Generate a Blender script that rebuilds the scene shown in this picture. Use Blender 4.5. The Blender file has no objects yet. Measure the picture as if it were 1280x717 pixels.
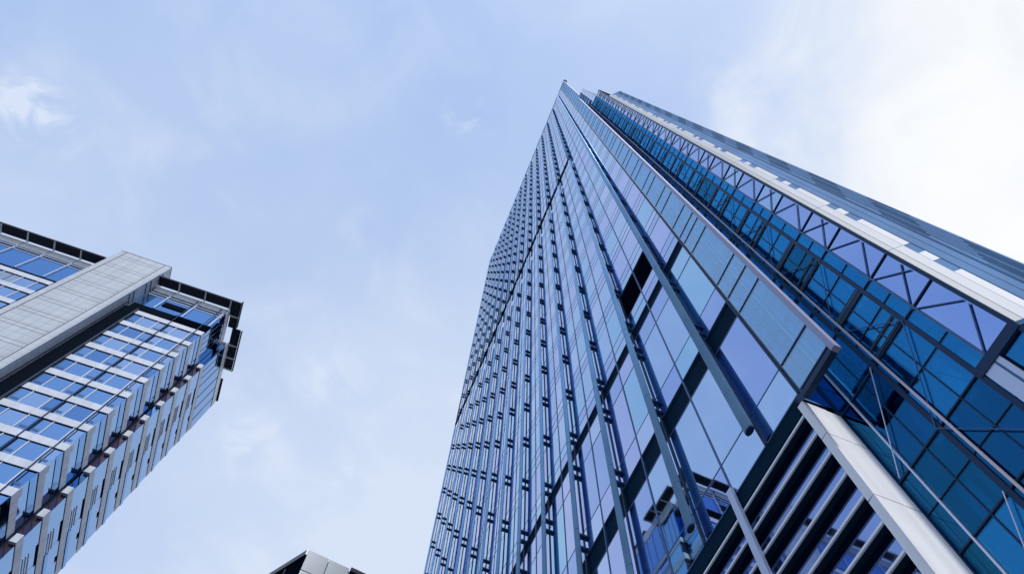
import bpy, math, random
from mathutils import Vector, Matrix
random.seed(7)
sc = bpy.context.scene
col = sc.collection
R = math.radians

# ------------------------------------------------------------------ camera, world, sun, exposure
F_PX, W_PX, H_PX = 831.99, 1280.0, 717.0
AX = Vector((0.92776, 0.36050, 0.09646))      # world X, Y, Z written in camera axes (right, down, forward)
AY = Vector((-0.37197, 0.87246, 0.31693))
AZ = Vector((0.03010, -0.32991, 0.94353))
CAM_Z = 1.6
cam_d = bpy.data.cameras.new('camera'); cam = bpy.data.objects.new('camera', cam_d); col.objects.link(cam)
cam_d.sensor_fit = 'HORIZONTAL'; cam_d.sensor_width = 36.0; cam_d.lens = F_PX / W_PX * 36.0
cam_d.clip_start = 0.05; cam_d.clip_end = 6000
right = Vector((AX[0], AY[0], AZ[0])); down = Vector((AX[1], AY[1], AZ[1])); fwd = Vector((AX[2], AY[2], AZ[2]))
m = Matrix((right, -down, -fwd)).transposed().to_4x4(); m.translation = (0, 0, CAM_Z)
cam.matrix_world = m
sc.camera = cam

SUN = Vector((0.03, -0.62, 0.78)).normalized()
GLOW = Vector((0.80, -0.22, 0.56)).normalized()      # brightest part of the thin cloud
sun_d = bpy.data.lights.new('sun', 'SUN'); sun = bpy.data.objects.new('sun', sun_d); col.objects.link(sun)
sun_d.energy = 1.3; sun_d.angle = R(2.5); sun_d.color = (1.0, 0.97, 0.93)
sun.rotation_euler = (-SUN).to_track_quat('-Z', 'Y').to_euler()
sun.location = SUN * 500

w = bpy.data.worlds.new('World'); sc.world = w; w.use_nodes = True
nt = w.node_tree; nt.nodes.clear()
def N(t, **kw):
    n = nt.nodes.new(t)
    for k, v in kw.items(): setattr(n, k, v)
    return n
def L(a, b): nt.links.new(a, b)
def math_n(op, a=None, b=None, clamp=False):
    n = N('ShaderNodeMath', operation=op); n.use_clamp = clamp
    for i, v in enumerate((a, b)):
        if v is None: continue
        if isinstance(v, (int, float)): n.inputs[i].default_value = v
        else: L(v, n.inputs[i])
    return n.outputs[0]
out = N('ShaderNodeOutputWorld'); bg = N('ShaderNodeBackground')
sky = N('ShaderNodeTexSky'); sky.sky_type = 'NISHITA'; sky.sun_disc = False
sky.sun_elevation = math.asin(SUN.z); sky.sun_rotation = math.atan2(SUN.x, SUN.y)
sky.altitude = 0; sky.air_density = 1.0; sky.dust_density = 1.5; sky.ozone_density = 1.5
SKY_STRENGTH = 0.12
tc = N('ShaderNodeTexCoord')
nrm = N('ShaderNodeVectorMath', operation='NORMALIZE'); L(tc.outputs['Generated'], nrm.inputs[0])
dotn = N('ShaderNodeVectorMath', operation='DOT_PRODUCT'); L(nrm.outputs[0], dotn.inputs[0]); dotn.inputs[1].default_value = GLOW
# cloud noise on a flat cloud layer: direction divided by its height
sep = N('ShaderNodeSeparateXYZ'); L(nrm.outputs[0], sep.inputs[0])
hz = math_n('MAXIMUM', sep.outputs[2], 0.12)
cmb = N('ShaderNodeCombineXYZ'); cmb_x = math_n('DIVIDE', sep.outputs[0], hz); cmb_y = math_n('DIVIDE', sep.outputs[1], hz); L(cmb_x, cmb.inputs[0]); L(cmb_y, cmb.inputs[1])
WISPS = [(-0.651, 0.346, 0.1, 1.3), (-0.616, 0.353, 0.06, 1.0), (-0.693, 0.341, 0.07, 0.7), (-0.061, 0.113, 0.045, 2.2), (-0.147, 0.334, 0.05, 0.5), (-0.203, 0.788, 0.12, 0.6), (0.561, -0.067, 0.15, 0.8), (-0.113, 0.597, 0.1, 0.4)]
n1 = N('ShaderNodeTexNoise'); n1.inputs['Scale'].default_value = 1.5; n1.inputs['Detail'].default_value = 7; n1.inputs['Roughness'].default_value = 0.5; n1.inputs['Distortion'].default_value = 0.4
L(cmb.outputs[0], n1.inputs['Vector'])
n2 = N('ShaderNodeTexNoise'); n2.inputs['Scale'].default_value = 5.0; n2.inputs['Detail'].default_value = 8; n2.inputs['Roughness'].default_value = 0.55; n2.inputs['Distortion'].default_value = 0.6
L(cmb.outputs[0], n2.inputs['Vector'])
# thin veil everywhere, thicker with noise and towards the sun, plus soft puffs
sunw = N('ShaderNodeMapRange'); sunw.interpolation_type = 'SMOOTHSTEP'
L(math_n('ADD', dotn.outputs['Value'], math_n('MULTIPLY', math_n('SUBTRACT', n2.outputs[0], 0.5), 0.20)), sunw.inputs[0]); sunw.inputs[1].default_value = 0.70; sunw.inputs[2].default_value = 0.985
veil = N('ShaderNodeMapRange'); L(n1.outputs[0], veil.inputs[0]); veil.inputs[1].default_value = 0.30; veil.inputs[2].default_value = 0.85
veil.inputs[3].default_value = 0.0; veil.inputs[4].default_value = 1.0
puff = N('ShaderNodeMapRange'); puff.interpolation_type = 'SMOOTHSTEP'; L(n2.outputs[0], puff.inputs[0]); puff.inputs[1].default_value = 0.46; puff.inputs[2].default_value = 0.78
puff.inputs[4].default_value = 0.35
grad = N('ShaderNodeMapRange'); grad.interpolation_type = 'SMOOTHSTEP'; L(cmb_y, grad.inputs[0]); grad.inputs[1].default_value = -0.15; grad.inputs[2].default_value = 0.75; grad.inputs[1].default_value = 0.0; grad.inputs[4].default_value = 0.60
gradx = N('ShaderNodeMapRange'); L(cmb_x, gradx.inputs[0]); gradx.inputs[1].default_value = -0.6; gradx.inputs[2].default_value = 0.5; gradx.inputs[3].default_value = -0.30; gradx.inputs[4].default_value = 0.25
# small wisps where the picture has them
wisp = None
for (wx, wy, rad, amp) in WISPS:
    dd = N('ShaderNodeVectorMath', operation='DISTANCE'); L(cmb.outputs[0], dd.inputs[0]); dd.inputs[1].default_value = (wx, wy, 0)
    mr = N('ShaderNodeMapRange'); mr.interpolation_type = 'SMOOTHSTEP'; L(dd.outputs['Value'], mr.inputs[0]); mr.inputs[1].default_value = 0.0; mr.inputs[2].default_value = rad; mr.inputs[3].default_value = amp; mr.inputs[4].default_value = 0.0
    wisp = mr.outputs[0] if wisp is None else math_n('ADD', wisp, mr.outputs[0])
n3 = N('ShaderNodeTexNoise'); n3.inputs['Scale'].default_value = 9.0; n3.inputs['Detail'].default_value = 8; n3.inputs['Roughness'].default_value = 0.6; n3.inputs['Distortion'].default_value = 0.8
L(cmb.outputs[0], n3.inputs['Vector'])
wn = N('ShaderNodeMapRange'); wn.interpolation_type = 'SMOOTHSTEP'; L(n3.outputs[0], wn.inputs[0]); wn.inputs[1].default_value = 0.42; wn.inputs[2].default_value = 0.75
wisps = math_n('MULTIPLY', wisp, wn.outputs[0])
tot = math_n('ADD', math_n('ADD', math_n('MULTIPLY', veil.outputs[0], 0.75), grad.outputs[0]), math_n('ADD', gradx.outputs[0], math_n('MULTIPLY', puff.outputs[0], 0.9)))
tot = math_n('ADD', tot, math_n('MULTIPLY', wisps, 1.0), clamp=True)
vcol = N('ShaderNodeMix', data_type='RGBA'); L(tot, vcol.inputs[0])
vcol.inputs[6].default_value = (0.180, 0.246, 0.385, 1); vcol.inputs[7].default_value = (0.305, 0.345, 0.415, 1)
ccol = N('ShaderNodeMix', data_type='RGBA'); L(sunw.outputs[0], ccol.inputs[0]); L(vcol.outputs[2], ccol.inputs[6])
ccol.inputs[7].default_value = (0.430, 0.434, 0.436, 1)
dens = math_n('ADD', math_n('MULTIPLY', tot, 0.2), 0.75)
dens = math_n('ADD', dens, math_n('MULTIPLY', sunw.outputs[0], 0.3), clamp=True)
skys = N('ShaderNodeMix', data_type='RGBA'); skys.blend_type = 'MULTIPLY'; skys.inputs[0].default_value = 1.0
L(sky.outputs[0], skys.inputs[6]); skys.inputs[7].default_value = (SKY_STRENGTH,) * 3 + (1,)
mix = N('ShaderNodeMix', data_type='RGBA'); L(dens, mix.inputs[0]); L(skys.outputs[2], mix.inputs[6]); L(ccol.outputs[2], mix.inputs[7])
L(mix.outputs[2], bg.inputs[0]); bg.inputs[1].default_value = 1.0
L(bg.outputs[0], out.inputs[0])

sc.view_settings.view_transform = 'Standard'; sc.view_settings.look = 'None'
sc.view_settings.exposure = 1.2; sc.view_settings.gamma = 1.0
sc.render.engine = 'CYCLES'
sc.cycles.max_bounces = 12; sc.cycles.glossy_bounces = 6; sc.cycles.transparent_max_bounces = 16
sc.cycles.use_denoising = True

# ------------------------------------------------------------------ materials
def mat(name, color, rough=0.5, metal=0.0, spec=0.5, noise=None, bump=None, streak=None):
    mt = bpy.data.materials.new(name); mt.use_nodes = True
    t = mt.node_tree; b = t.nodes['Principled BSDF']
    b.inputs['Base Color'].default_value = (*color, 1); b.inputs['Roughness'].default_value = rough
    b.inputs['Metallic'].default_value = metal; b.inputs['Specular IOR Level'].default_value = spec
    if noise:                                   # uneven tone: (scale, amount)
        g = t.nodes.new('ShaderNodeNewGeometry'); nz = t.nodes.new('ShaderNodeTexNoise')
        nz.inputs['Scale'].default_value = noise[0]; nz.inputs['Detail'].default_value = 5
        t.links.new(g.outputs['Position'], nz.inputs['Vector'])
        mp = t.nodes.new('ShaderNodeMapRange'); t.links.new(nz.outputs[0], mp.inputs[0])
        mp.inputs[1].default_value = 0.3; mp.inputs[2].default_value = 0.7
        mp.inputs[3].default_value = 1 - noise[1]; mp.inputs[4].default_value = 1 + noise[1]
        if streak:                              # rain streaks: the noise is drawn out along the height
            mpg = t.nodes.new('ShaderNodeMapping'); mpg.inputs['Scale'].default_value = (1, 1, streak)
            t.links.new(g.outputs['Position'], mpg.inputs[0]); t.links.new(mpg.outputs[0], nz.inputs['Vector'])
        mx = t.nodes.new('ShaderNodeMix'); mx.data_type = 'RGBA'; mx.blend_type = 'MULTIPLY'; mx.inputs[0].default_value = 1
        mx.inputs[6].default_value = (*color, 1); t.links.new(mp.outputs[0], mx.inputs[7])
        t.links.new(mx.outputs[2], b.inputs['Base Color'])
    if bump:                                    # panes are never quite flat: (scale, strength, distance)
        g = t.nodes.new('ShaderNodeNewGeometry'); nz = t.nodes.new('ShaderNodeTexNoise')
        nz.inputs['Scale'].default_value = bump[0]; nz.inputs['Detail'].default_value = 2
        t.links.new(g.outputs['Position'], nz.inputs['Vector'])
        bp = t.nodes.new('ShaderNodeBump'); bp.inputs['Strength'].default_value = bump[1]; bp.inputs['Distance'].default_value = bump[2]
        t.links.new(nz.outputs[0], bp.inputs['Height']); t.links.new(bp.outputs[0], b.inputs['Normal'])
    return mt

def clear_glass(name, tint, refl, f0, bump=None):
    """tinted see-through glass with a mirror share that grows towards grazing angles"""
    mt = bpy.data.materials.new(name); mt.use_nodes = True
    t = mt.node_tree; t.nodes.clear()
    o = t.nodes.new('ShaderNodeOutputMaterial'); tr = t.nodes.new('ShaderNodeBsdfTransparent'); gl = t.nodes.new('ShaderNodeBsdfGlossy')
    tr.inputs[0].default_value = (*tint, 1); gl.inputs[0].default_value = (*refl, 1); gl.inputs['Roughness'].default_value = 0.015
    lw = t.nodes.new('ShaderNodeLayerWeight'); lw.inputs[0].default_value = 0.5
    pw = t.nodes.new('ShaderNodeMath'); pw.operation = 'POWER'; t.links.new(lw.outputs['Facing'], pw.inputs[0]); pw.inputs[1].default_value = 4.0
    mr = t.nodes.new('ShaderNodeMapRange'); t.links.new(pw.outputs[0], mr.inputs[0]); mr.inputs[3].default_value = f0; mr.inputs[4].default_value = 0.95
    mx = t.nodes.new('ShaderNodeMixShader'); t.links.new(mr.outputs[0], mx.inputs[0])
    t.links.new(tr.outputs[0], mx.inputs[1]); t.links.new(gl.outputs[0], mx.inputs[2]); t.links.new(mx.outputs[0], o.inputs[0])
    if bump:
        g = t.nodes.new('ShaderNodeNewGeometry'); nz = t.nodes.new('ShaderNodeTexNoise'); nz.inputs['Scale'].default_value = bump[0]
        t.links.new(g.outputs['Position'], nz.inputs['Vector'])
        bp = t.nodes.new('ShaderNodeBump'); bp.inputs['Strength'].default_value = bump[1]; bp.inputs['Distance'].default_value = bump[2]
        t.links.new(nz.outputs[0], bp.inputs['Height']); t.links.new(bp.outputs[0], gl.inputs['Normal'])
    return mt

def tiles(name, c1, c2, mortar, sx, sz, msize=0.012, rough=0.55):
    """cladding laid in a grid of panels with thin open joints"""
    mt = mat(name, c1, rough)
    t = mt.node_tree; b = t.nodes['Principled BSDF']
    tcn = t.nodes.new('ShaderNodeTexCoord'); sp = t.nodes.new('ShaderNodeSeparateXYZ'); cb = t.nodes.new('ShaderNodeCombineXYZ')
    t.links.new(tcn.outputs['Object'], sp.inputs[0])
    ad = t.nodes.new('ShaderNodeMath'); ad.operation = 'ADD'; t.links.new(sp.outputs[0], ad.inputs[0]); t.links.new(sp.outputs[1], ad.inputs[1])
    t.links.new(ad.outputs[0], cb.inputs[0]); t.links.new(sp.outputs[2], cb.inputs[1])
    br = t.nodes.new('ShaderNodeTexBrick'); br.offset = 0; br.squash = 1
    br.inputs['Color1'].default_value = (*c1, 1); br.inputs['Color2'].default_value = (*c2, 1); br.inputs['Mortar'].default_value = (*mortar, 1)
    br.inputs['Scale'].default_value = 1; br.inputs['Mortar Size'].default_value = msize; br.inputs['Mortar Smooth'].default_value = 0.1
    br.inputs['Brick Width'].default_value = sx; br.inputs['Row Height'].default_value = sz
    t.links.new(cb.outputs[0], br.inputs['Vector']); nz = t.nodes.new('ShaderNodeTexNoise'); nz.inputs['Scale'].default_value = 0.9; nz.inputs['Detail'].default_value = 6
    mpg = t.nodes.new('ShaderNodeMapping'); mpg.inputs['Scale'].default_value = (1, 1, 0.12); t.links.new(tcn.outputs['Object'], mpg.inputs[0]); t.links.new(mpg.outputs[0], nz.inputs['Vector'])
    mr = t.nodes.new('ShaderNodeMapRange'); t.links.new(nz.outputs[0], mr.inputs[0]); mr.inputs[1].default_value = .3; mr.inputs[2].default_value = .7; mr.inputs[3].default_value = .92; mr.inputs[4].default_value = 1.05
    mx = t.nodes.new('ShaderNodeMix'); mx.data_type = 'RGBA'; mx.blend_type = 'MULTIPLY'; mx.inputs[0].default_value = 1
    t.links.new(br.outputs[0], mx.inputs[6]); t.links.new(mr.outputs[0], mx.inputs[7]); t.links.new(mx.outputs[2], b.inputs['Base Color'])
    return mt

M = {}
M['mirror'] = mat('mirror glass', (0.38, 0.54, 0.77), 0.02, 1.0, bump=(0.25, 0.12, 0.05))
M['mirror_deep'] = mat('deeper mirror glass', (0.31, 0.43, 0.73), 0.02, 1.0, bump=(0.25, 0.12, 0.05))
M['mirror_pale'] = mat('paler mirror glass', (0.47, 0.58, 0.80), 0.03, 1.0, bump=(0.25, 0.12, 0.05))
M['mirror_cyan'] = mat('cyan mirror glass', (0.31, 0.55, 0.75), 0.02, 1.0, bump=(0.25, 0.16, 0.05))
M['mirror_lilac'] = mat('lilac mirror glass', (0.43, 0.49, 0.77), 0.02, 1.0, bump=(0.25, 0.16, 0.05))
M['base_mirror'] = mat('darker base glass', (0.20, 0.30, 0.58), 0.03, 1.0, bump=(0.3, 0.12, 0.04))
M['blue_mirror'] = mat('blue mirror glass', (0.10, 0.26, 0.56), 0.02, 1.0, bump=(0.4, 0.12, 0.03))
M['office_glass'] = mat('office window glass', (0.21, 0.37, 0.61), 0.03, 1.0, bump=(0.5, 0.1, 0.03))
M['office_glass_pale'] = mat('paler office window glass', (0.34, 0.48, 0.68), 0.03, 1.0, bump=(0.5, 0.1, 0.03))
M['office_glass_deep'] = mat('deeper office window glass', (0.14, 0.28, 0.53), 0.03, 1.0, bump=(0.5, 0.1, 0.03))
M['office_blind'] = mat('office window with drawn blind', (0.34, 0.40, 0.50), 0.12, 0.6)
M['office_glass_teal'] = mat('office fascia glass', (0.12, 0.29, 0.56), 0.04, 1.0, bump=(0.5, 0.1, 0.03))
M['vent'] = mat('vent opening', (0.004, 0.022, 0.048), 0.7, spec=0.02)
M['black'] = mat('near black glass and shade', (0.002, 0.004, 0.009), 0.9, spec=0.0)  # openings and dark glass; also stands in for shade under ledges
M['mullion'] = mat('dark blue mullion', (0.008, 0.035, 0.095), 0.5, spec=0.2)
M['joint'] = mat('grey blue glazing bar', (0.04, 0.11, 0.24), 0.45, 0.3)
M['tube'] = mat('silver blue tube', (0.29, 0.54, 0.84), 0.38, 0.3, noise=(0.35, 0.12))
M['bracket'] = mat('dark bracket', (0.022, 0.075, 0.165), 0.6, spec=0.1)
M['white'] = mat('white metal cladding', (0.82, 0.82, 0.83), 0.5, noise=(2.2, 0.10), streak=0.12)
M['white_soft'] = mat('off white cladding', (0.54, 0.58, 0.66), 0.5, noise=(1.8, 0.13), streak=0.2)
M['pale_blue'] = mat('pale blue metal', (0.55, 0.62, 0.78), 0.4, 0.2)
M['fin_edge'] = mat('lavender metal edge', (0.30, 0.31, 0.45), 0.45, 0.2)
M['pier'] = mat('pale grey pier cladding', (0.37, 0.40, 0.425), 0.6, noise=(1.5, 0.10), streak=0.06)
M['pier_white'] = mat('pale pier cladding', (0.47, 0.495, 0.53), 0.6, noise=(1.2, 0.08), streak=0.1)
M['pink'] = mat('pale pink rail', (0.62, 0.52, 0.55), 0.4, 0.2)
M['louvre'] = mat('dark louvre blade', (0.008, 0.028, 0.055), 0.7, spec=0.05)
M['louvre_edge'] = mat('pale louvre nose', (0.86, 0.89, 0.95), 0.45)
M['teal'] = clear_glass('tinted blue glass', (0.50, 0.86, 0.97), (0.07, 0.47, 0.92), 0.26, bump=(0.5, 0.15, 0.04))
M['teal_dark'] = clear_glass('darker tinted blue glass', (0.30, 0.66, 0.80), (0.05, 0.38, 0.70), 0.17, bump=(0.5, 0.15, 0.04))
M['teal_navy'] = clear_glass('navy tinted glass', (0.16, 0.50, 0.72), (0.05, 0.38, 0.76), 0.20, bump=(0.5, 0.15, 0.04))
M['wing'] = clear_glass('pale fin glass', (0.70, 0.92, 0.98), (0.50, 0.72, 0.92), 0.36, bump=(0.3, 0.05, 0.03))
M['slab'] = mat('interior slab', (0.01, 0.035, 0.07), 0.7, noise=(0.8, 0.25))
M['core'] = mat('building core', (0.03, 0.08, 0.16), 0.8, noise=(0.3, 0.3))
M['interior'] = mat('interior wall', (0.28, 0.60, 0.82), 0.7, noise=(0.15, 0.5))
M['blind_pale'] = mat('pale interior partition', (0.75, 0.88, 0.95), 0.7, noise=(0.4, 0.2))
M['blind_mid'] = mat('blue interior partition', (0.25, 0.62, 0.84), 0.7, noise=(0.4, 0.2))
M['blind_dark'] = mat('dark interior partition', (0.03, 0.09, 0.14), 0.8, noise=(0.4, 0.2))
M['near'] = mat('blue grey metal panel', (0.15, 0.28, 0.50), 0.8, spec=0.05, noise=(0.4, 0.12))
M['block_white'] = mat('white block cladding', (0.56, 0.57, 0.60), 0.6, noise=(1.2, 0.06))
M['near_mid'] = mat('mid blue metal panel', (0.095, 0.20, 0.37), 0.8, spec=0.05, noise=(0.4, 0.15))
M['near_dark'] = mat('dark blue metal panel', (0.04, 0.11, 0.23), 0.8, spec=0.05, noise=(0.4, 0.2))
M['concrete'] = tiles('grey tiled cladding', (0.42, 0.46, 0.52), (0.46, 0.50, 0.56), (0.20, 0.23, 0.28), 1.14, 1.2, 0.022)
M['seam'] = mat('dark seam', (0.07, 0.075, 0.085), 0.6)
M['canopy'] = mat('dark slatted canopy', (0.030, 0.034, 0.050), 0.7, spec=0.1)
M['grille'] = mat('dark grille and recess shade', (0.006, 0.010, 0.018), 0.8, spec=0.0)  # vent grilles, and the painted shade of the recess by the pylon
M['brown'] = mat('brown tinted glass', (0.10, 0.075, 0.12), 0.08, 0.7)
M['panel_grey'] = mat('satin grey panel', (0.050, 0.062, 0.088), 0.35, 0.4, noise=(0.5, 0.08))
M['panel_pale'] = mat('pale grey panel', (0.062, 0.080, 0.100), 0.35, 0.4, noise=(0.5, 0.08))
M['paving'] = tiles('paving slabs', (0.24, 0.26, 0.29), (0.27, 0.29, 0.32), (0.16, 0.16, 0.16), 0.6, 0.6, 0.01, 0.8)
M['asphalt'] = mat('asphalt', (0.045, 0.05, 0.058), 0.85, noise=(3, 0.15))
M['kerb'] = mat('kerb stone', (0.35, 0.35, 0.34), 0.8, noise=(4, 0.1))
M['paint'] = mat('road paint', (0.75, 0.75, 0.72), 0.7)

# ------------------------------------------------------------------ mesh helpers
class MB:
    def __init__(s): s.v, s.f, s.m, s.mats, s.sm = [], [], [], [], []
    def mi(s, name):
        if name not in s.mats: s.mats.append(name)
        return s.mats.index(name)
    def face(s, pts, mname, smooth=False):
        b = len(s.v); s.v += [tuple(p) for p in pts]; s.f.append(tuple(range(b, b + len(pts)))); s.m.append(s.mi(mname)); s.sm.append(smooth)
    def box(s, a, b, mname, skip=''):
        x0, y0, z0 = (min(a[i], b[i]) for i in range(3)); x1, y1, z1 = (max(a[i], b[i]) for i in range(3))
        n = len(s.v); k = s.mi(mname)
        s.v += [(x0,y0,z0),(x1,y0,z0),(x1,y1,z0),(x0,y1,z0),(x0,y0,z1),(x1,y0,z1),(x1,y1,z1),(x0,y1,z1)]
        for tag_, q in (('b',(0,3,2,1)),('t',(4,5,6,7)),('-y',(0,1,5,4)),('+x',(1,2,6,5)),('+y',(2,3,7,6)),('-x',(3,0,4,7))):
            s.f.append(tuple(n + i for i in q)); s.m.append(k); s.sm.append(False)
        return s
    def bar(s, p, q, wid, mname, up=Vector((1, 0, 0)), dep=None):
        p, q = Vector(p), Vector(q); d = (q - p).normalized(); u = (up - d * up.dot(d)).normalized(); v = d.cross(u)
        a, c = u * (dep or wid) / 2, v * wid / 2
        n = len(s.v); k = s.mi(mname)
        for e in (p, q): s.v += [tuple(e + a + c), tuple(e - a + c), tuple(e - a - c), tuple(e + a - c)]
        for qd in ((3,2,1,0),(4,5,6,7),(0,1,5,4),(1,2,6,5),(2,3,7,6),(3,0,4,7)):
            s.f.append(tuple(n + i for i in qd)); s.m.append(k); s.sm.append(False)
        return s
    def tube(s, x, y, z0, z1, rx, ry, mname, seg=18):
        n = len(s.v); k = s.mi(mname)
        for z in (z0, z1):
            for i in range(seg):
                a = 2 * math.pi * i / seg; s.v.append((x + rx * math.cos(a), y + ry * math.sin(a), z))
        for i in range(seg):
            j = (i + 1) % seg; s.f.append((n + i, n + j, n + seg + j, n + seg + i)); s.m.append(k); s.sm.append(True)
        s.f.append(tuple(n + i for i in reversed(range(seg)))); s.m.append(k); s.sm.append(False)
        s.f.append(tuple(n + seg + i for i in range(seg))); s.m.append(k); s.sm.append(False)
        return s
    def extend(s, o):
        b = len(s.v); s.v += o.v
        for f, k, sm in zip(o.f, o.m, o.sm):
            s.f.append(tuple(b + i for i in f)); s.m.append(s.mi(o.mats[k])); s.sm.append(sm)
    def build(s, name, parent=None, label=None, kind=None):
        me = bpy.data.meshes.new(name); me.from_pydata(s.v, [], s.f)
        for n_ in s.mats: me.materials.append(M[n_])
        me.polygons.foreach_set('material_index', s.m); me.polygons.foreach_set('use_smooth', s.sm); me.update()
        o = bpy.data.objects.new(name, me); col.objects.link(o)
        if parent: o.parent = parent
        if label: o['label'] = label
        if kind: o['kind'] = kind
        return o
def box(a, b, mname, name, parent=None, **kw): return MB().box(a, b, mname).build(name, parent, **kw)

def thing(name, label, cat, loc=(0, 0, 0), rotz=0.0, group=None):
    o = bpy.data.objects.new(name, None); col.objects.link(o); o.location = loc; o.rotation_euler = (0, 0, rotz)
    o['label'] = label; o['category'] = cat
    if group: o['group'] = group
    o.empty_display_size = 2
    return o
def screen(p):
    d = Vector(p) - Vector((0, 0, CAM_Z)); c = (d.dot(right), d.dot(down), d.dot(fwd))
    if c[2] <= 0.01: return None
    return (c[0] / c[2] * F_PX + W_PX / 2, c[1] / c[2] * F_PX + H_PX / 2)
class Pool:
    """repeated parts of one thing: the ones that show largest are parts of their own, the rest one part"""
    def __init__(s, name, parent, limit=96): s.name, s.parent, s.limit, s.items = name, parent, limit, []
    def add(s, mb): s.items.append(mb)
    def size(s, mb):
        mw = s.parent.matrix_basis
        pts = [screen(mw @ Vector(v)) for v in mb.v]
        if any(p is None for p in pts): return 0
        xs = [min(max(p[0], 0), W_PX) for p in pts]; ys = [min(max(p[1], 0), H_PX) for p in pts]
        return (max(xs) - min(xs)) * (max(ys) - min(ys))
    def emit(s):
        order = sorted(s.items, key=lambda b: -s.size(b))
        for mb in order[:s.limit]: mb.build(s.name, s.parent)
        if order[s.limit:]:
            rest = MB()
            for mb in order[s.limit:]: rest.extend(mb)
            rest.build(s.name, s.parent, kind='stuff')

# ------------------------------------------------------------------ the ground
def structure(o): o['kind'] = 'structure'; return o
g = MB(); g.face([(-3000,-3000,-0.13),(3000,-3000,-0.13),(3000,3000,-0.13),(-3000,3000,-0.13)], 'asphalt'); structure(g.build('ground'))
structure(box((-8, -120, -0.4), (10, 140, 0.0), 'paving', 'pavement'))
structure(box((-8.3, -120, -0.4), (-8.003, 140, 0.004), 'kerb', 'kerb'))
structure(box((-60, 40, -0.4), (-22, 140, 0.0), 'paving', 'plaza'))
for y in range(-60, 40, 8):
    pass
pm = MB()
for y in range(-60, 120, 8): pm.box((-15.1, y, -0.128), (-14.95, y + 3.5, -0.126), 'paint')
structure(pm.build('road_marking'))

# ------------------------------------------------------------------ glass tower
UNIT = 10.0 / 14.0            # metres in one design unit of the tower
D = 14.0
def X(v): return D * v
def Zh(v): return CAM_Z / UNIT + D * v
T = thing('glass_tower', 'tall blue mirror glass skyscraper with vertical silver tubes and a white corner band', 'skyscraper', (X(1.0) * UNIT, X(0.54) * UNIT, 0))
TO = Vector(T.location)
class TB(MB):
    """mesh in world metres, stored relative to the tower's base"""
    def build(s, name, parent=None, **kw):
        if not getattr(s, 'rel', False):
            s.v = [(v[0]*UNIT-TO.x, v[1]*UNIT-TO.y, v[2]*UNIT-TO.z) for v in s.v]; s.rel = True
        return MB.build(s, name, parent or T, **kw)
class TPool(Pool):
    def __init__(s, name, limit=96): Pool.__init__(s, name, T, limit)
    def size(s, mb):
        pts = [screen(Vector(v) * UNIT) for v in mb.v]
        if any(p is None for p in pts): return 0
        xs = [min(max(p[0], 0), W_PX) for p in pts]; ys = [min(max(p[1], 0), H_PX) for p in pts]
        return (max(xs) - min(xs)) * (max(ys) - min(ys))
    def emit(s):
        order = sorted(s.items, key=lambda b: -s.size(b))
        for mb in order[:s.limit]: mb.build(s.name)
        if order[s.limit:]:
            rest = TB()
            for mb in order[s.limit:]: rest.extend(mb)
            rest.build(s.name, kind='stuff')
def tb(a, b, mname, name, **kw):
    o = TB(); o.box(a, b, mname); return o.build(name, **kw)

YL, YR = 5.72, 0.535            # far and near end of the main face
ZT = 18.35                      # roof
x0 = X(1.0)
# core behind the glass
tb((x0 + 0.55, X(0.60), 0), (x0 + 42, X(YL) - 0.3, Zh(ZT) - 0.5), 'core', 'core')

# rows of the main face (ratio heights): (low, high, kind)
rows = [(1.635, 1.783, 's'), (1.783, 2.205, 'v'), (2.205, 2.350, 'd'), (2.350, 2.503, 's'), (2.503, 2.947, 'v'), (2.947, 3.110, 's'), (3.110, 3.215, 'd')]
floors = []
z = 3.215
while z < ZT - 0.3:
    rows += [(z, z + 0.09, 's'), (z + 0.09, z + 0.18, 's'), (z + 0.18, min(z + 0.522, ZT), 'v')]; floors.append(z); z += 0.522
rows.append((z, ZT, 's'))
fins = [0.711 + 0.37 * k for k in range(14)]
cols = [YR, 0.711]
for k in range(13): cols += [fins[k] + 0.185, fins[k + 1]]
cols += [YL]
panes = TPool('window_pane', 98); vents = TPool('vent_opening', 98)
for (za, zb, kd) in rows:
    for ya, yb in zip(cols[:-1], cols[1:]):
        dark_open = kd == 'v' and abs(za - 3.395) < .02 and 0.7 < ya < 1.0
        y_a, y_b, z_a, z_b = X(ya) + .04, X(yb) - .04, Zh(za) + .035, Zh(zb) - .035
        o = TB()
        if kd == 'd' or dark_open:
            o.box((x0 + 0.12, y_a, z_a), (x0 + 0.34, y_b, z_b), 'black' if dark_open else 'vent'); vents.add(o); continue
        ta, tb_ = random.gauss(0, .0018), random.gauss(0, .0018)
        yc, zc = (y_a + y_b) / 2, (z_a + z_b) / 2
        P = []
        for dx in (0.0, 0.05):
            P.append([(x0 + dx + max(-.012, min(.012, ta * (y - yc) + tb_ * (zz - zc))), y, zz) for y, zz in ((y_a, z_a), (y_b, z_a), (y_b, z_b), (y_a, z_b))])
        r_ = random.random()
        mn = random.choices(['mirror', 'mirror_lilac', 'mirror_cyan', 'mirror_pale', 'mirror_deep'], [.28, .18, .28, .14, .12])[0]
        if kd == 's' and random.random() < .25: mn = 'mirror_deep'
        a, b = P
        o.face([a[0], a[3], a[2], a[1]], mn); o.face(b, mn)
        for i in range(4):
            j = (i + 1) % 4; o.face([a[i], a[j], b[j], b[i]], mn)
        panes.add(o)
panes.emit(); vents.emit()
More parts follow.
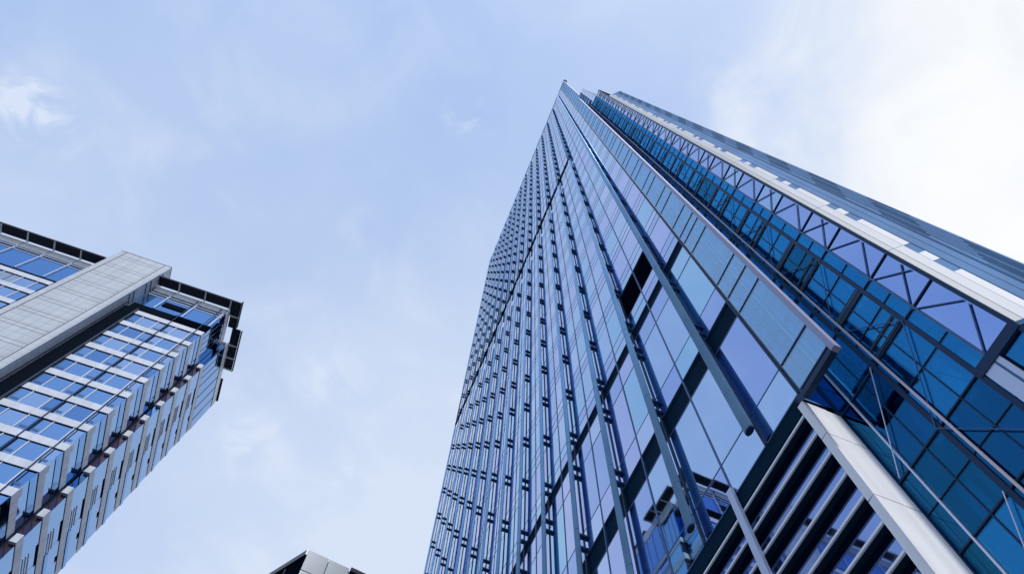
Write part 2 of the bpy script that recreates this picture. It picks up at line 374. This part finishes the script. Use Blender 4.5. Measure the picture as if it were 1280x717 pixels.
# glazing bars
for k, yy in enumerate(cols):
    is_fin = any(abs(yy - f) < 1e-6 for f in fins)
    wd = .05 if not is_fin else .07
    tb((x0 - (.03 if not is_fin else .05), X(yy) - wd, Zh(1.635)), (x0 + .30, X(yy) + wd, Zh(ZT)), 'mullion' if is_fin or k == 0 else 'joint', 'mullion')
trs = TPool('transom', 60)
for (za, zb, kd) in rows:
    o = TB(); o.box((x0 - .012, X(YR), Zh(za) - .034), (x0 + .30, X(YL), Zh(za) + .034), 'joint'); trs.add(o)
trs.emit()
# pale lower lip and drop bar at the vent bands
# tubes with their brackets
FIN_X = x0 - 0.48
brs = []
for k, f in enumerate(fins):
    o = TB(); yy = X(f)
    gaps = [(1.69, 9.02), (9.27, ZT + 0.02 * (k % 3))] if k > 0 else [(1.69, ZT)]
    for ga, gb in gaps: o.tube(FIN_X, yy, Zh(ga), Zh(gb), .15, .27, 'tube', 22)     # the tube breaks at the ledge
    for zf in [q for q in floors if not 8.95 < q < 9.32] + [2.503, 1.9]:
        o.tube(FIN_X, yy, Zh(zf) - .02, Zh(zf) + .02, .155, .277, 'joint', 22)   # joint rings of the tube
    fo = o.build('fin')
    c = TB(); c.tube(FIN_X, yy, Zh(1.69) - .10, Zh(1.69), .13, .24, 'mullion', 18); c.build('end_cap', fo)
    for zf in [2.36, 2.89] + [q for q in floors if not (k > 0 and 8.85 < q < 9.30)]:
        for dz in (.036, .118):
            b = TB(); b.box((FIN_X + .12, yy - .17, Zh(zf + dz) - .085), (x0 + .01, yy + .17, Zh(zf + dz) + .085), 'bracket'); brs.append((b, fo))
tp = TPool('bracket')
brs.sort(key=lambda q: -tp.size(q[0]))
for b, fo in brs[:96]: b.build('bracket', fo)
rest = TB()
for b, fo in brs[96:]: rest.extend(b)
rest.build('bracket', kind='stuff')
# long dark ledge across the upper face
tb((x0 - .17, X(1.10), Zh(9.44)), (x0 - .052, X(YL), Zh(9.50)), 'black', 'ledge', label='long dark ledge running level across the upper glass face')
# roof coping
tb((x0 - .10, X(.28), Zh(ZT)), (x0 + 1.2, X(YL), Zh(ZT) + .5), 'pale_blue', 'coping')
tb((x0 - .10, X(YL) , Zh(1.0)), (x0 + .8, X(YL) + .12, Zh(ZT)), 'mullion', 'end_frame')

# clear glass wing past the near corner
WY = 0.378
wrows = []
for za, zb, kd in rows:
    if wrows and kd == 's' and wrows[-1][2] == 's': wrows[-1] = (wrows[-1][0], zb, 's')
    else: wrows.append((za, zb, kd))
wp = TPool('fin_glass_pane', 90); wt = TPool('fin_glass_bar', 60)
for za, zb, kd in wrows:
    y1 = WY if zb < 12 else 0.335
    o = TB(); o.box((x0 + .01, X(y1) + .10, Zh(za) + .05), (x0 + .035, X(.528) - .06, Zh(zb) - .05), 'wing'); wp.add(o)
    o = TB(); o.box((x0 - .02, X(y1) + .1, Zh(za) - .045), (x0 + .12, X(.528) - .07, Zh(za) + .045), 'mullion'); wt.add(o)
wp.emit(); wt.emit()
tb((x0 - .10, X(.3655), Zh(1.60)), (x0 + .20, X(.3655) + .24, Zh(12.0)), 'fin_edge', 'fin_edge')
tb((x0 - .10, X(.322), Zh(12.0)), (x0 + .20, X(.322) + .24, Zh(ZT + .2)), 'fin_edge', 'fin_edge')
tb((x0 - .06, X(.3655) + .24, Zh(1.60)), (x0 + .20, X(YR) - .07, Zh(1.60) + .30), 'mullion', 'fin_sill')

# recessed lattice face
XL = X(1.12)
A0, STEP = 1.301, 0.522
nodesA = [A0 + STEP * k for k in range(-2, 18)]
nodesB = [A0 + .297 + STEP * k for k in range(-2, 18)]
ZLT = 10.6
def LY(r): return X(r * 1.12)
tl = TPool('tinted_pane', 98); ml = TPool('mirror_pane', 60); brace = TPool('brace', 98); beam = TPool('crossbar', 90)
levels = sorted(nodesA + nodesB)
levels = [l for l in levels if l < ZLT] + [ZLT]
bands = [(.215, .340, 'teal'), (.340, .442, 'teal'), (.442, .484, 'teal')]
for za, zb in zip(levels[:-1], levels[1:]):
    for ya, yb, mn in bands:
        o = TB(); t1 = random.gauss(0, .01)
        o.box((XL + t1 * .1, LY(ya) + .05, Zh(za) + .05), (XL + .03 + t1 * .1, LY(yb) - .05, Zh(zb) - .05), random.choice(['teal', 'teal', 'teal', 'teal_dark'] if za > 1.5 else ['teal_navy', 'teal_navy', 'teal_dark', 'teal'])); tl.add(o)
    o = TB(); o.box((XL, LY(.178) + .02, Zh(za) + .05), (XL + .03, LY(.215) - .05, Zh(zb) - .05), 'teal'); tl.add(o)
    if za > A0 - .01:
        o = TB(); o.box((XL + .005, LY(.104) + .03, Zh(za) + .04), (XL + .03, LY(.178) - .02, Zh(zb) - .04), random.choice(['mirror_deep', 'mirror_deep', 'mirror'])); ml.add(o)
    else:
        o = TB(); o.box((XL + .005, LY(.104) + .03, Zh(za) + .04), (XL + .03, LY(.160) - .02, Zh(zb) - .04), 'teal'); tl.add(o)
    o = TB(); o.box((XL - .05, LY(.104), Zh(za) - .032), (XL + .12, LY(.484), Zh(za) + .032), 'mullion'); beam.add(o)
tl.emit(); ml.emit(); beam.emit()
for r_, wd, mn, nm in ((.104, .07, 'mullion', 'mullion'), (.178, .035, 'joint', 'mullion'), (.215, .08, 'mullion', 'mullion'), (.340, .085, 'mullion', 'mullion'), (.442, .03, 'pale_blue', 'mullion'), (.484, .05, 'mullion', 'mullion')):
    tb((XL - .07, LY(r_) - wd, 0.02), (XL + .14, LY(r_) + wd, Zh(ZLT)), mn, nm)
tb((XL - .16, LY(.321) - .04, 0.02), (XL - .10, LY(.321) + .04, Zh(ZLT)), 'pink', 'service_rail')
for zn in nodesA + nodesB:
    if not (A0 - .01 < zn < ZLT - .3): continue
    for s in ((-1, 1) if zn > A0 + .01 else (1,)):
        o = TB(); o.bar((XL - .035, LY(.185), Zh(zn)), (XL - .035, LY(.112), Zh(zn + s * .137)), .04, 'joint', dep=.035); brace.add(o)
brace.emit()
spn = TPool('spandrel', 80)
for zn in nodesA:
    if 1.5 < zn < ZLT - .1:
        o = TB(); o.box((XL - .03, LY(.222), Zh(zn) + .06), (XL + .10, LY(.318), Zh(zn) + .52), 'slab'); o.box((XL - .045, LY(.222), Zh(zn) + .30), (XL - .031, LY(.318), Zh(zn) + .36), 'joint'); spn.add(o)
for zn in nodesB:
    if 1.5 < zn < ZLT - .1:
        for q in (.12, .62):
            o = TB(); o.box((XL - .03, LY(.222), Zh(zn) + q), (XL + .10, LY(.318), Zh(zn) + q + .16), 'slab'); spn.add(o)
spn.emit()
# fine secondary bars, and thin tie rods standing just off the glass
for r_ in (.27, .39):
    tb((XL - .035, LY(r_) - .022, 0.02), (XL + .05, LY(r_) + .022, Zh(ZLT)), 'mullion', 'mullion')
hb = TPool('half_bar', 60)
for za, zb in zip(levels[:-1], levels[1:]):
    o = TB(); o.box((XL - .03, LY(.182), Zh((za + zb) / 2) - .018), (XL + .05, LY(.338 if za > A0 - .01 else .484), Zh((za + zb) / 2) + .018), 'mullion'); hb.add(o)
hb.emit()
rods = TPool('tie_rod', 60)
for k, zn in enumerate(nodesA):
    if zn > ZLT - .8: continue
    o = TB(); o.bar((XL - .10, LY(.345), Zh(zn)), (XL - .10, LY(.215), Zh(zn + .297)), .03, 'joint', dep=.03); rods.add(o)
    o = TB(); o.bar((XL - .10, LY(.345), Zh(zn + STEP)), (XL - .10, LY(.215), Zh(zn + .297)), .03, 'joint', dep=.03); rods.add(o)
    if zn < A0 + .3:
        o = TB(); o.bar((XL - .12, LY(.470), Zh(zn)), (XL - .12, LY(.345), Zh(zn + .30)), .03, 'pale_blue', dep=.03); rods.add(o)
rods.emit()
# grey panel strip and the dark soffit under the white corner
o = TB()
for za, zb in ((.55, .83), (.84, 1.06), (1.07, A0 - .02)):
    o.box((XL - .06, LY(.165), Zh(za)), (XL + .10, LY(.207), Zh(zb)), 'pale_blue')
o.build('corner_panel')
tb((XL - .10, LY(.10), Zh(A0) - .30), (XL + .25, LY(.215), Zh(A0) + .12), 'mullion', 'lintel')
# floors behind the glass
slabs = TPool('floor_slab', 60)
for zn in nodesA:
    if zn > ZLT - .2: continue
    o = TB(); o.box((XL + .35, LY(.225), Zh(zn) - .62), (XL + 5.2, X(.52), Zh(zn) + .02), 'slab'); slabs.add(o)
for zn in nodesB:
    if zn > ZLT - .2: continue
    for q in (-.45, .25):
        o = TB(); o.box((XL + .40, LY(.225), Zh(zn) + q - .12), (XL + 1.0, X(.52), Zh(zn) + q + .12), 'slab'); slabs.add(o)
slabs.emit()
tb((XL + 5.3, LY(.20), 0), (XL + 5.8, X(.53), Zh(ZLT)), 'interior', 'inner_wall')
tb((XL + .4, LY(.178), 0), (XL + 5.3, LY(.182), Zh(ZLT)), 'interior', 'inner_wall')
cl = TPool('inner_column')
for yy in (.27, .38):
    o = TB(); o.tube(XL + 1.5, LY(yy), 0, Zh(ZLT), .22, .22, 'pink', 16); cl.add(o)
cl.emit()
# partitions and blinds standing behind the glass, each a different tone
prt = TPool('partition', 90)
lv_ = sorted(nodesA + nodesB)
for za, zb in zip(lv_[:-1], lv_[1:]):
    if zb > ZLT: continue
    ys = [.222, .25, .285, .325, .36, .40, .44, .475]
    for ya, yb in zip(ys[:-1], ys[1:]):
        r_ = random.random()
        if r_ < .25: continue
        h = random.choice([.35, .6, .8, 1.0, 1.0])
        o = TB(); dd = random.uniform(.9, 2.4)
        o.box((XL + dd, LY(ya) + .02, Zh(za) + .1), (XL + dd + .05, LY(yb) - .02, Zh(za + (zb - za) * h) - .1), 'blind_pale' if r_ < .40 else ('blind_mid' if r_ < .7 else 'blind_dark')); prt.add(o)
prt.emit()
# diagonal inner ties
ties = TPool('inner_tie', 60)
for i, zn in enumerate(nodesA):
    if zn > ZLT - .8: continue
    o = TB(); o.bar((XL + .8, LY(.23), Zh(zn) + .1), (XL + .8, LY(.33), Zh(zn + .40)), .07, 'slab', dep=.07); ties.add(o)
    o = TB(); o.bar((XL + .9, LY(.45), Zh(zn) + .1), (XL + .9, LY(.34), Zh(zn + .30)), .06, 'slab', dep=.06); ties.add(o)
ties.emit()
# return wall between the two glass faces
rw = TPool('return_pane', 60)
for za, zb, kd in wrows:
    o = TB(); o.box((x0 + .36, X(.542), Zh(za) + .04), (XL - .02, X(.546), Zh(zb) - .04), 'blue_mirror'); rw.add(o)
rw.emit()
# taller blue panel above the lattice and body behind it
o = TB()
for k in range(7):
    o.box((XL - .01, LY(.19), Zh(ZLT + .02 + k * .41)), (XL + .05, X(.53), Zh(ZLT + .40 + k * .41)), 'mirror_pale')
o.build('crown_panel')
tb((XL + .2, LY(.20), Zh(ZLT)), (XL + 6, X(.59), Zh(13.4)), 'core', 'core')
tb((XL + .10, LY(.09), Zh(ZLT)), (XL + 6, LY(.19), Zh(ZLT) + .25), 'mullion', 'coping')

# white corner column under the wing
o = TB()
for za, zb in ((-.158, .30), (.304, .62), (.624, .93), (.934, 1.20), (1.204, 1.44), (1.444, 1.60)):
    o.box((x0 - .02, X(.540), Zh(za)), (X(1.072), X(.562), Zh(zb)), 'white')
    o.box((X(1.073), X(.541), Zh(za)), (XL - .02, X(.560), Zh(zb)), 'white')
o.build('corner_column', label='white clad column edge below the glass fin')

# louvred base
tb((x0 + .30, X(.562), 0), (x0 + .34, X(3.2), Zh(1.60)), 'base_mirror', 'base_glass')
lv = TPool('louvre', 60)
zz = 1.561
while zz > -.05:
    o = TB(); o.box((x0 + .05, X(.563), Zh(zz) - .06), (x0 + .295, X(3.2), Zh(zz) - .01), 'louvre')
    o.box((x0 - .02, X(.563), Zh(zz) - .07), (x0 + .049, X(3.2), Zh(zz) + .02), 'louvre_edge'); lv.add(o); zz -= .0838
lv.emit()
tb((x0 - .22, X(.885), 0), (x0 - .06, X(.908), Zh(1.655)), 'pale_blue', 'post')
o = TB(); o.box((x0 + .03, X(.563), Zh(1.575)), (x0 + .5, X(YL), Zh(1.630)), 'vent'); o.build('head_band')
tb((x0 + .06, X(3.2), 0), (x0 + .30, X(YL), Zh(1.57)), 'mirror_deep', 'base_glass')
tb((x0 + .5, X(.56), 0), (x0 + .69, X(.60), Zh(1.60)), 'vent', 'jamb')

# canted corner: white pier, row of white blocks, blue metal bays, all on one face turned 45 degrees
ZN = 9.15
def cpt(sv, off):                                # point on the canted face, off = distance in front of it
    return (X(1.12 + sv) - off * .7071, X(.112 - sv) - off * .7071)
def cant(o, s0, s1, z0, z1, p, mname, t=.25):
    pts = [cpt(s0, p), cpt(s0, -t), cpt(s1, -t), cpt(s1, p)]
    n = len(pts)
    o.face([(x, y, z1) for x, y in reversed(pts)], mname); o.face([(x, y, z0) for x, y in pts], mname)
    for i in range(n):
        (xa, ya), (xb, yb) = pts[i], pts[(i + 1) % n]; o.face([(xb, yb, z0), (xa, ya, z0), (xa, ya, z1), (xb, yb, z1)], mname)
    return o
pr = TPool('pier_panel', 60); ws = TPool('white_block', 80); dk = TPool('bay_panel', 80)
zc, i = A0, 0
while zc < ZN - .1:
    ze = min(zc + STEP, ZN)
    for s0, s1, mn in ((.0005, .0115, 'pier'), (.0125, .0295, 'pier_white')):
        pr.add(cant(TB(), s0, s1, Zh(zc) + .015, Zh(ze) - .015, .02, mn))
    for za, zb in ((.0, .285), (.375, .445)):
        if zc + zb < ZN: ws.add(cant(TB(), .0305, .0430, Zh(zc + za), Zh(zc + zb), .012, 'block_white', .05))
    # ribbed bays: each floor's louvred part starts a little further round the corner
    o = TB()
    for j in range(7):
        sa = .079 + j * .0046; lo = .03 * j
        if zc + lo + .27 < ZN: cant(o, sa, sa + .0042, Zh(zc + lo), Zh(zc + lo + .27), .004, 'near_dark' if (i + j) % 3 else 'near_mid', .05)
    dk.add(o)
    zc = ze; i += 1
pr.emit(); ws.emit(); dk.emit()
cant(TB(), .0298, .1115, Zh(A0), Zh(ZN), 0.0, 'near', .6).build('metal_wall')
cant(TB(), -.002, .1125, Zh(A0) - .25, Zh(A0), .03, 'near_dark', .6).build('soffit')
nf = TPool('metal_rib', 60)
for sv, wd, p, mn in ((.0440, .0010, .015, 'near_dark'), (.0600, .0006, .010, 'near_mid'), (.0735, .0040, .012, 'near_dark'), (.0836, .0006, .014, 'near_dark'), (.0880, .0006, .014, 'near_dark'), (.0926, .0006, .014, 'near_dark'), (.0972, .0006, .014, 'near_dark'), (.1018, .0006, .014, 'near_dark'), (.1064, .0006, .014, 'near_dark')):
    nf.add(cant(TB(), sv, sv + wd, Zh(A0), Zh(ZN), p, mn, .05))
nf.emit()
# the side wall behind that corner, running away from the street
def slab_wall(z0, z1, out, mname):
    o = TB(); pts = [(X(1.233), X(.001) - out), (X(1.233), X(.05)), (X(7), X(.30)), (X(7), X(.14) - out)]
    o.face([(x, y, z1) for x, y in reversed(pts)], mname); o.face([(x, y, z0) for x, y in pts], mname)
    for k in range(4):
        (xa, ya), (xb, yb) = pts[k], pts[(k + 1) % 4]; o.face([(xb, yb, z0), (xa, ya, z0), (xa, ya, z1), (xb, yb, z1)], mname)
    return o
slab_wall(0, Zh(ZN) - .05, -.06, 'blue_mirror').build('side_glazing')
sp = TPool('spandrel_band', 60); zc = A0
while zc < ZN - .3: sp.add(slab_wall(Zh(zc), Zh(zc + .16), -.01, 'near')); zc += STEP
sp.emit()
tb((XL + 5.9, X(.32), 0), (X(7.0), X(.59), Zh(ZN) - .3), 'core', 'core')
tb((XL + .20, X(.125), 0), (XL + 1.5, X(.14), Zh(A0)), 'near_dark', 'base_wall')

# ------------------------------------------------------------------ office building on the left
OC = (-29.5, 52.5, 0)
O = thing('office_building', 'blue glass office block with white floor ledges, dark roof canopy and grey tiled stair pylon', 'office building', OC, R(-2.0))
O.matrix_basis = Matrix.Translation(OC) @ Matrix.Rotation(R(-2.0), 4, 'Z')
def ob(a, b, mname, name, parent=None, **kw): return box(a, b, mname, name, parent or O, **kw)
ROOF = 97.4
ob((-62, .35, 0), (-.35, 17, ROOF - .3), 'core', 'core')
ob((-25, 5.6, 0), (.55, 17, ROOF - .35), 'core', 'core')
FL = 3.65; ZL0 = 88.4
nfl = 24
wins = Pool('window', O, 98); mus = Pool('window_bar', O, 98); led = Pool('ledge', O, 60); shade = Pool('ledge_shade', O, 60)
def f_win(x0_, x1_, za, zb, mn=None, y=.07):
    mn = mn or random.choices(['office_glass', 'office_glass_pale', 'office_glass_deep', 'office_blind'], [.48, .24, .2, .08])[0]
    o = MB(); t1 = random.gauss(0, .004); yc = y
    o.box((x0_, yc, za), (x1_, yc + .06, zb), mn)
    # a slight tilt keeps the panes from reading as one sheet
    o.v = [(a, b + t1 * (c - za) * .6, c) for a, b, c in o.v]
    wins.add(o)
BX = 0.95                         # how far the rear bay steps out
for k in range(nfl):
    zt = ZL0 - FL * k; zb = zt - 1.05; zn = zt - FL     # ledge zt..zb, glass zb..zn
    o = MB()
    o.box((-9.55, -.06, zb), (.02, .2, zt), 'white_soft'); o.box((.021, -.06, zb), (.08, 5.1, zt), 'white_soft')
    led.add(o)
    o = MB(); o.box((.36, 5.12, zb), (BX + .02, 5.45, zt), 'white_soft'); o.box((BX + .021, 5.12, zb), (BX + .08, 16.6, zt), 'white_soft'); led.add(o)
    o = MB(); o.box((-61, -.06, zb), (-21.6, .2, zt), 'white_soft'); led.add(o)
    o = MB(); o.box((-9.55, .03, zb - .07), (-.02, .19, zb - .003), 'black'); o.box((-.019, .02, zb - .07), (.05, 5.1, zb - .003), 'black'); shade.add(o)  # black strips paint in the shade under the front ledge
    o = MB(); o.box((-61, .02, zb - .07), (-21.6, .19, zb - .003), 'black'); shade.add(o)
    o = MB(); o.box((BX - .3, 8.5, zb - .42), (BX + .03, 11.3, zb - .003), 'black'); shade.add(o)  # soffit shade of the rear bay, put in as black boxes
    o = MB(); o.box((BX - .3, 13.4, zb - .45), (BX + .03, 14.2, zb - .003), 'black'); shade.add(o)
    if k == nfl - 1: continue
    za, zc = zn, zb - .07
    for a, b in ((-9.5, -8.22), (-8.10, -6.06), (-5.94, -4.75), (-4.6, -3.5), (-3.38, -1.36), (-1.24, -.05)):
        f_win(a, b, za, zc)
        if abs(b - a) < 1.5:      # opening casement in the narrow lights
            o = MB(); o.box((a + .22, .04, za + .5), (b - .28, .068, za + .82), 'joint'); mus.add(o)
    for a in (-8.16, -6.0, -3.44, -1.30):
        o = MB(); o.box((a - .06, .0, za), (a + .06, .065, zc), 'white_soft'); mus.add(o)
    xx = -21.8
    while xx > -60:
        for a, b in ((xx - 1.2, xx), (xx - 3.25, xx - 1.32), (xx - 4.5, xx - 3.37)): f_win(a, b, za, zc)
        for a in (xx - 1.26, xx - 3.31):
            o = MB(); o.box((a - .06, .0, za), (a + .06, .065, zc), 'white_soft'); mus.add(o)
        xx -= 4.6
    # side, front bay and rear bay
    o = MB(); o.box((-.06, .0, za), (.02, 5.1, za + 1.35), 'office_glass'); wins.add(o)
    o = MB(); o.box((-.06, .0, za + 1.42), (.02, 5.1, zc), 'office_glass_teal'); wins.add(o)
    o = MB(); o.box((-.03, .25, za + 1.36), (.06, 5.1, za + 1.41), 'mullion'); mus.add(o)
    o = MB(); o.box((.05, 5.48, za), (BX - .03, 5.56, zc + .3), 'brown' if k % 4 != 3 else 'office_glass_teal'); wins.add(o)
    o = MB(); o.box((BX - .06, 5.5, za), (BX + .02, 10.95, zc), 'office_glass'); wins.add(o)
    o = MB(); o.box((BX - .06, 11.0, za), (BX + .02, 16.6, zc), 'office_glass'); wins.add(o)
    for q in (.35, .75, 1.15):
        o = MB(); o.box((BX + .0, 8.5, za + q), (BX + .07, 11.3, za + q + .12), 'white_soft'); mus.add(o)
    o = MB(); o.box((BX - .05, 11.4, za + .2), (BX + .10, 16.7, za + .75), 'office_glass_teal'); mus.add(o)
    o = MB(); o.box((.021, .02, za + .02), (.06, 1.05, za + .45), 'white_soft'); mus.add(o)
led.emit(); shade.emit(); wins.emit(); mus.emit()
# vertical cables standing just off the ledges
for a in (-4.68, -1.0):
    ob((a - .05, -.22, 3), (a + .05, -.13, ROOF - 1), 'mullion', 'facade_rod')
# tall glazed top storey
ob((-11.3, .12, 90.55), (-.02, .3, 95.5), 'office_glass_teal', 'top_glazing'); ob((-62, .12, 89.0), (-21.2, .3, 95.3), 'office_glass_teal', 'top_glazing')
ob((-.05, .301, 88.5), (.06, 5.3, 95.5), 'office_glass_teal', 'top_glazing'); ob((BX - .1, 5.5, 88.5), (BX + .06, 16.8, 95.5), 'office_glass_teal', 'top_glazing')
ob((.05, 5.40, 88.5), (BX - .1, 5.55, 95.5), 'office_glass_teal', 'top_glazing')
o = MB(); o.box((-11.3, .0, 95.5), (.1, .3, 97.0), 'white'); o.box((-62, .0, 95.3), (-21.2, .3, 97.0), 'white'); o.box((-.04, .301, 95.5), (.12, 5.3, 97.0), 'white')
o.box((BX - .1, 5.4, 95.5), (BX + .12, 16.8, 97.0), 'white'); o.build('fascia', O)
o = MB()
for zz in (94.2, 94.9): o.box((-11.3, .06, zz), (-.02, .118, zz + .16), 'pale_blue'); o.box((-62, .06, zz), (-21.2, .118, zz + .16), 'pale_blue')
for y in (1.1, 2.1, 3.2, 4.2): o.box((.061, y - .03, 88.5), (.10, y + .03, 95.5), 'mullion')
for y in (6.4, 7.6, 9.0, 11, 13, 15): o.box((BX + .061, y - .03, 88.5), (BX + .10, y + .03, 95.5), 'mullion')
o.build('glazing_trim', O)
for i in range(3): ob((-8.5 + i * 4.1 - .07, -.08, 90.5), (-8.5 + i * 4.1 + .07, .115, 97.0), 'pale_blue', 'glazing_post')
for i in range(10): ob((-23.6 - i * 4.05 - .07, -.08, 89.1), (-23.6 - i * 4.05 + .07, .115, 97.0), 'pale_blue', 'glazing_post')
ob((-11.2, -.02, 88.75), (-5.2, .35, 90.3), 'grille', 'vent_grille'); ob((-8.1, -.02, 92.0), (-4.8, .11, 93.25), 'grille', 'vent_grille')
ob((-5.19, -.0, 88.9), (0.06, .3, 90.5), 'black', 'shadow_gap'); ob((-62, .0, 88.45), (-21.2, .3, 88.95), 'black', 'shadow_gap')
# slatted roof canopy: one panel per bay, pale ribs between
cp = Pool('canopy_panel', O, 60); cr = Pool('canopy_rib', O, 60)
def panel(xa, xb, ya, yb, along):
    o = MB(); n = 9
    for j in range(n):
        if along == 'x':
            a = ya + (yb - ya) * j / n; b = a + (yb - ya) / n * .90; o.box((xa, a, ROOF + .02), (xb, b, ROOF + .13), 'canopy')
        else:
            a = xa + (xb - xa) * j / n; b = a + (xb - xa) / n * .90; o.box((a, ya, ROOF + .02), (b, yb, ROOF + .13), 'canopy')
    cp.add(o)
def rib(a, b): o = MB(); o.box(a, b, 'white'); cr.add(o)
ribx = [-.2, -4.2, -8.3, -12.1] ; 
for xa, xb in zip(ribx[1:], ribx[:-1]): panel(xa + .1, xb - .1, -1.5, -.05, 'x')
for xx in ribx[:3]: rib((xx - .1, -1.6, ROOF - .12), (xx + .1, .1, ROOF + .16))
rl = [-19.6 - 4.05 * i for i in range(11)]
for xb, xa in zip(rl[:-1], rl[1:]): panel(xa + .1, xb - .1, -1.5, -.05, 'x')
for xx in rl[1:]: rib((xx - .1, -1.6, ROOF - .12), (xx + .1, .1, ROOF + .16))
panel(-.1, 1.3, -1.5, .9, 'y'); panel(.1, 1.3, 1.1, 3.0, 'y'); rib((.0, .9, ROOF - .1), (1.4, 1.1, ROOF + .16))
panel(.9, 2.25, 2.95, 5.9, 'y'); panel(.9, 2.25, 6.1, 8.2, 'y'); panel(.9, 2.25, 8.4, 10.3, 'y')
for y in (6.0, 8.3, 10.4): rib((.9, y - .1, ROOF - .1), (2.35, y + .1, ROOF + .16))
panel(.6, 1.3, 12.4, 16.8, 'y')
cp.emit(); cr.emit()
ob((1.301, -1.62, ROOF - .15), (1.38, 3.05, ROOF + .9), 'canopy', 'canopy_edge'); ob((2.36, 3.05, ROOF - .15), (2.44, 10.5, ROOF + .35), 'canopy', 'canopy_edge')
ob((-12, -1.66, ROOF - .1), (1.3, -1.61, ROOF + .18), 'canopy', 'canopy_edge'); ob((-62, -1.66, ROOF - .1), (-19.9, -1.61, ROOF + .18), 'canopy', 'canopy_edge')
# tiled stair pylon standing proud of the front
PY0, PY1, PT = -1.9, .6, 100.9
PXL, PXR = -19.55, -11.55
pyl = ob((PXL, PY0, 0), (PXR, PY1, PT), 'concrete', 'stair_pylon')
o = MB()
for xx in (PXL + .85, PXR - 1.0): o.box((xx - .06, PY0 - .012, 0), (xx + .06, PY0 - .002, PT), 'seam')
zz = PT - 1.7
while zz > 0:
    for dz in (0, .8): o.box((PXL + .95, PY0 - .011, zz - dz - .03), (PXR - 1.1, PY0 - .003, zz - dz + .03), 'seam')
    zz -= 3.6
o.box((PXL - .02, PY0 - .03, PT), (PXR + .02, PY1 + .02, PT + .09), 'seam')
o.build('panel_joint', pyl)
sl = Pool('side_slot', O, 40)
zz = PT - 2.4
for q in (0, 3.3, 4.6, 7.9, 9.0):
    o = MB(); o.box((PXR + .002, PY0 + .25, zz - q - .35), (PXR + .02, PY1 - .6, zz - q), 'seam'); sl.add(o)
sl.emit()
# recess beside the pylon: its shade put in as a near-black box
ob((PXR + .003, -.10, 0), (-9.72, .33, 88.7), 'grille', 'recess_shade')
ob((-9.74, -.30, 0), (-9.60, .2, 88.6), 'panel_grey', 'slot_trim'); ob((PXR + .003, PY0 + 1.2, 0), (PXR + .14, PY0 + 1.32, 89), 'panel_grey', 'slot_trim')

# ------------------------------------------------------------------ block whose roof corner shows at the bottom edge
SP = (-4.42, 77.1, 0); rot = math.atan2(.93, 6.83)
S = thing('panelled_building', 'distant block clad in satin grey panels, only its roof corner showing', 'building', SP, rot)
TOPZ = 81.6
def sb(a, b, mname, name, **kw): return box(a, b, mname, name, S, **kw)
def prism(pts, z0, z1, mname, name):
    o = MB(); n = len(pts)
    o.face([(x, y, z1) for x, y in pts], mname); o.face([(x, y, z0) for x, y in reversed(pts)], mname)
    for i in range(n):
        (xa, ya), (xb, yb) = pts[i], pts[(i + 1) % n]; o.face([(xa, ya, z0), (xb, yb, z0), (xb, yb, z1), (xa, ya, z1)], mname)
    return o.build(name, S)
SA = R(114.3); sd = (math.cos(SA), math.sin(SA)); sn = (-sd[1], sd[0])      # along the side face, and outwards from it
def side(t, off): return (sd[0] * t + sn[0] * off, sd[1] * t + sn[1] * off)
prism([(.2, .12), (30, .12), (30, 10), side(11, -.3), side(.3, -.3)], 0, TOPZ - .3, 'core', 'core')
for i in range(3):
    for k in range(10):
        if i == 2 and k == 0: continue
        sb((.06 + i * 3.4, -.08, TOPZ - 4.0 * (k + 1) + .12), (3.32 + i * 3.4, .08, TOPZ - 4.0 * k - .02), 'panel_grey' if (i + k) % 2 == 0 else 'panel_pale', 'wall_panel')
sb((6.9, .085, 0), (30, .11, TOPZ - .2), 'mullion', 'curtain_wall')
prism([side(.1, 0), side(.1, -.25), side(11, -.25), side(11, 0)], 0, TOPZ - 1.0, 'black', 'side_glazing')
prism([(0, -.06), (.05, .06), side(11, -.2), side(11, .22), side(.05, .22)], TOPZ - 1.0, TOPZ, 'panel_grey', 'parapet')
for t in (4, 8): prism([side(t, .05), side(t, -.2), side(t + .15, -.2), side(t + .15, .05)], 0, TOPZ - 1.0, 'brown', 'side_post')
sb((6.9, -.3, TOPZ - .5), (30, .084, TOPZ + .2), 'canopy', 'eave')
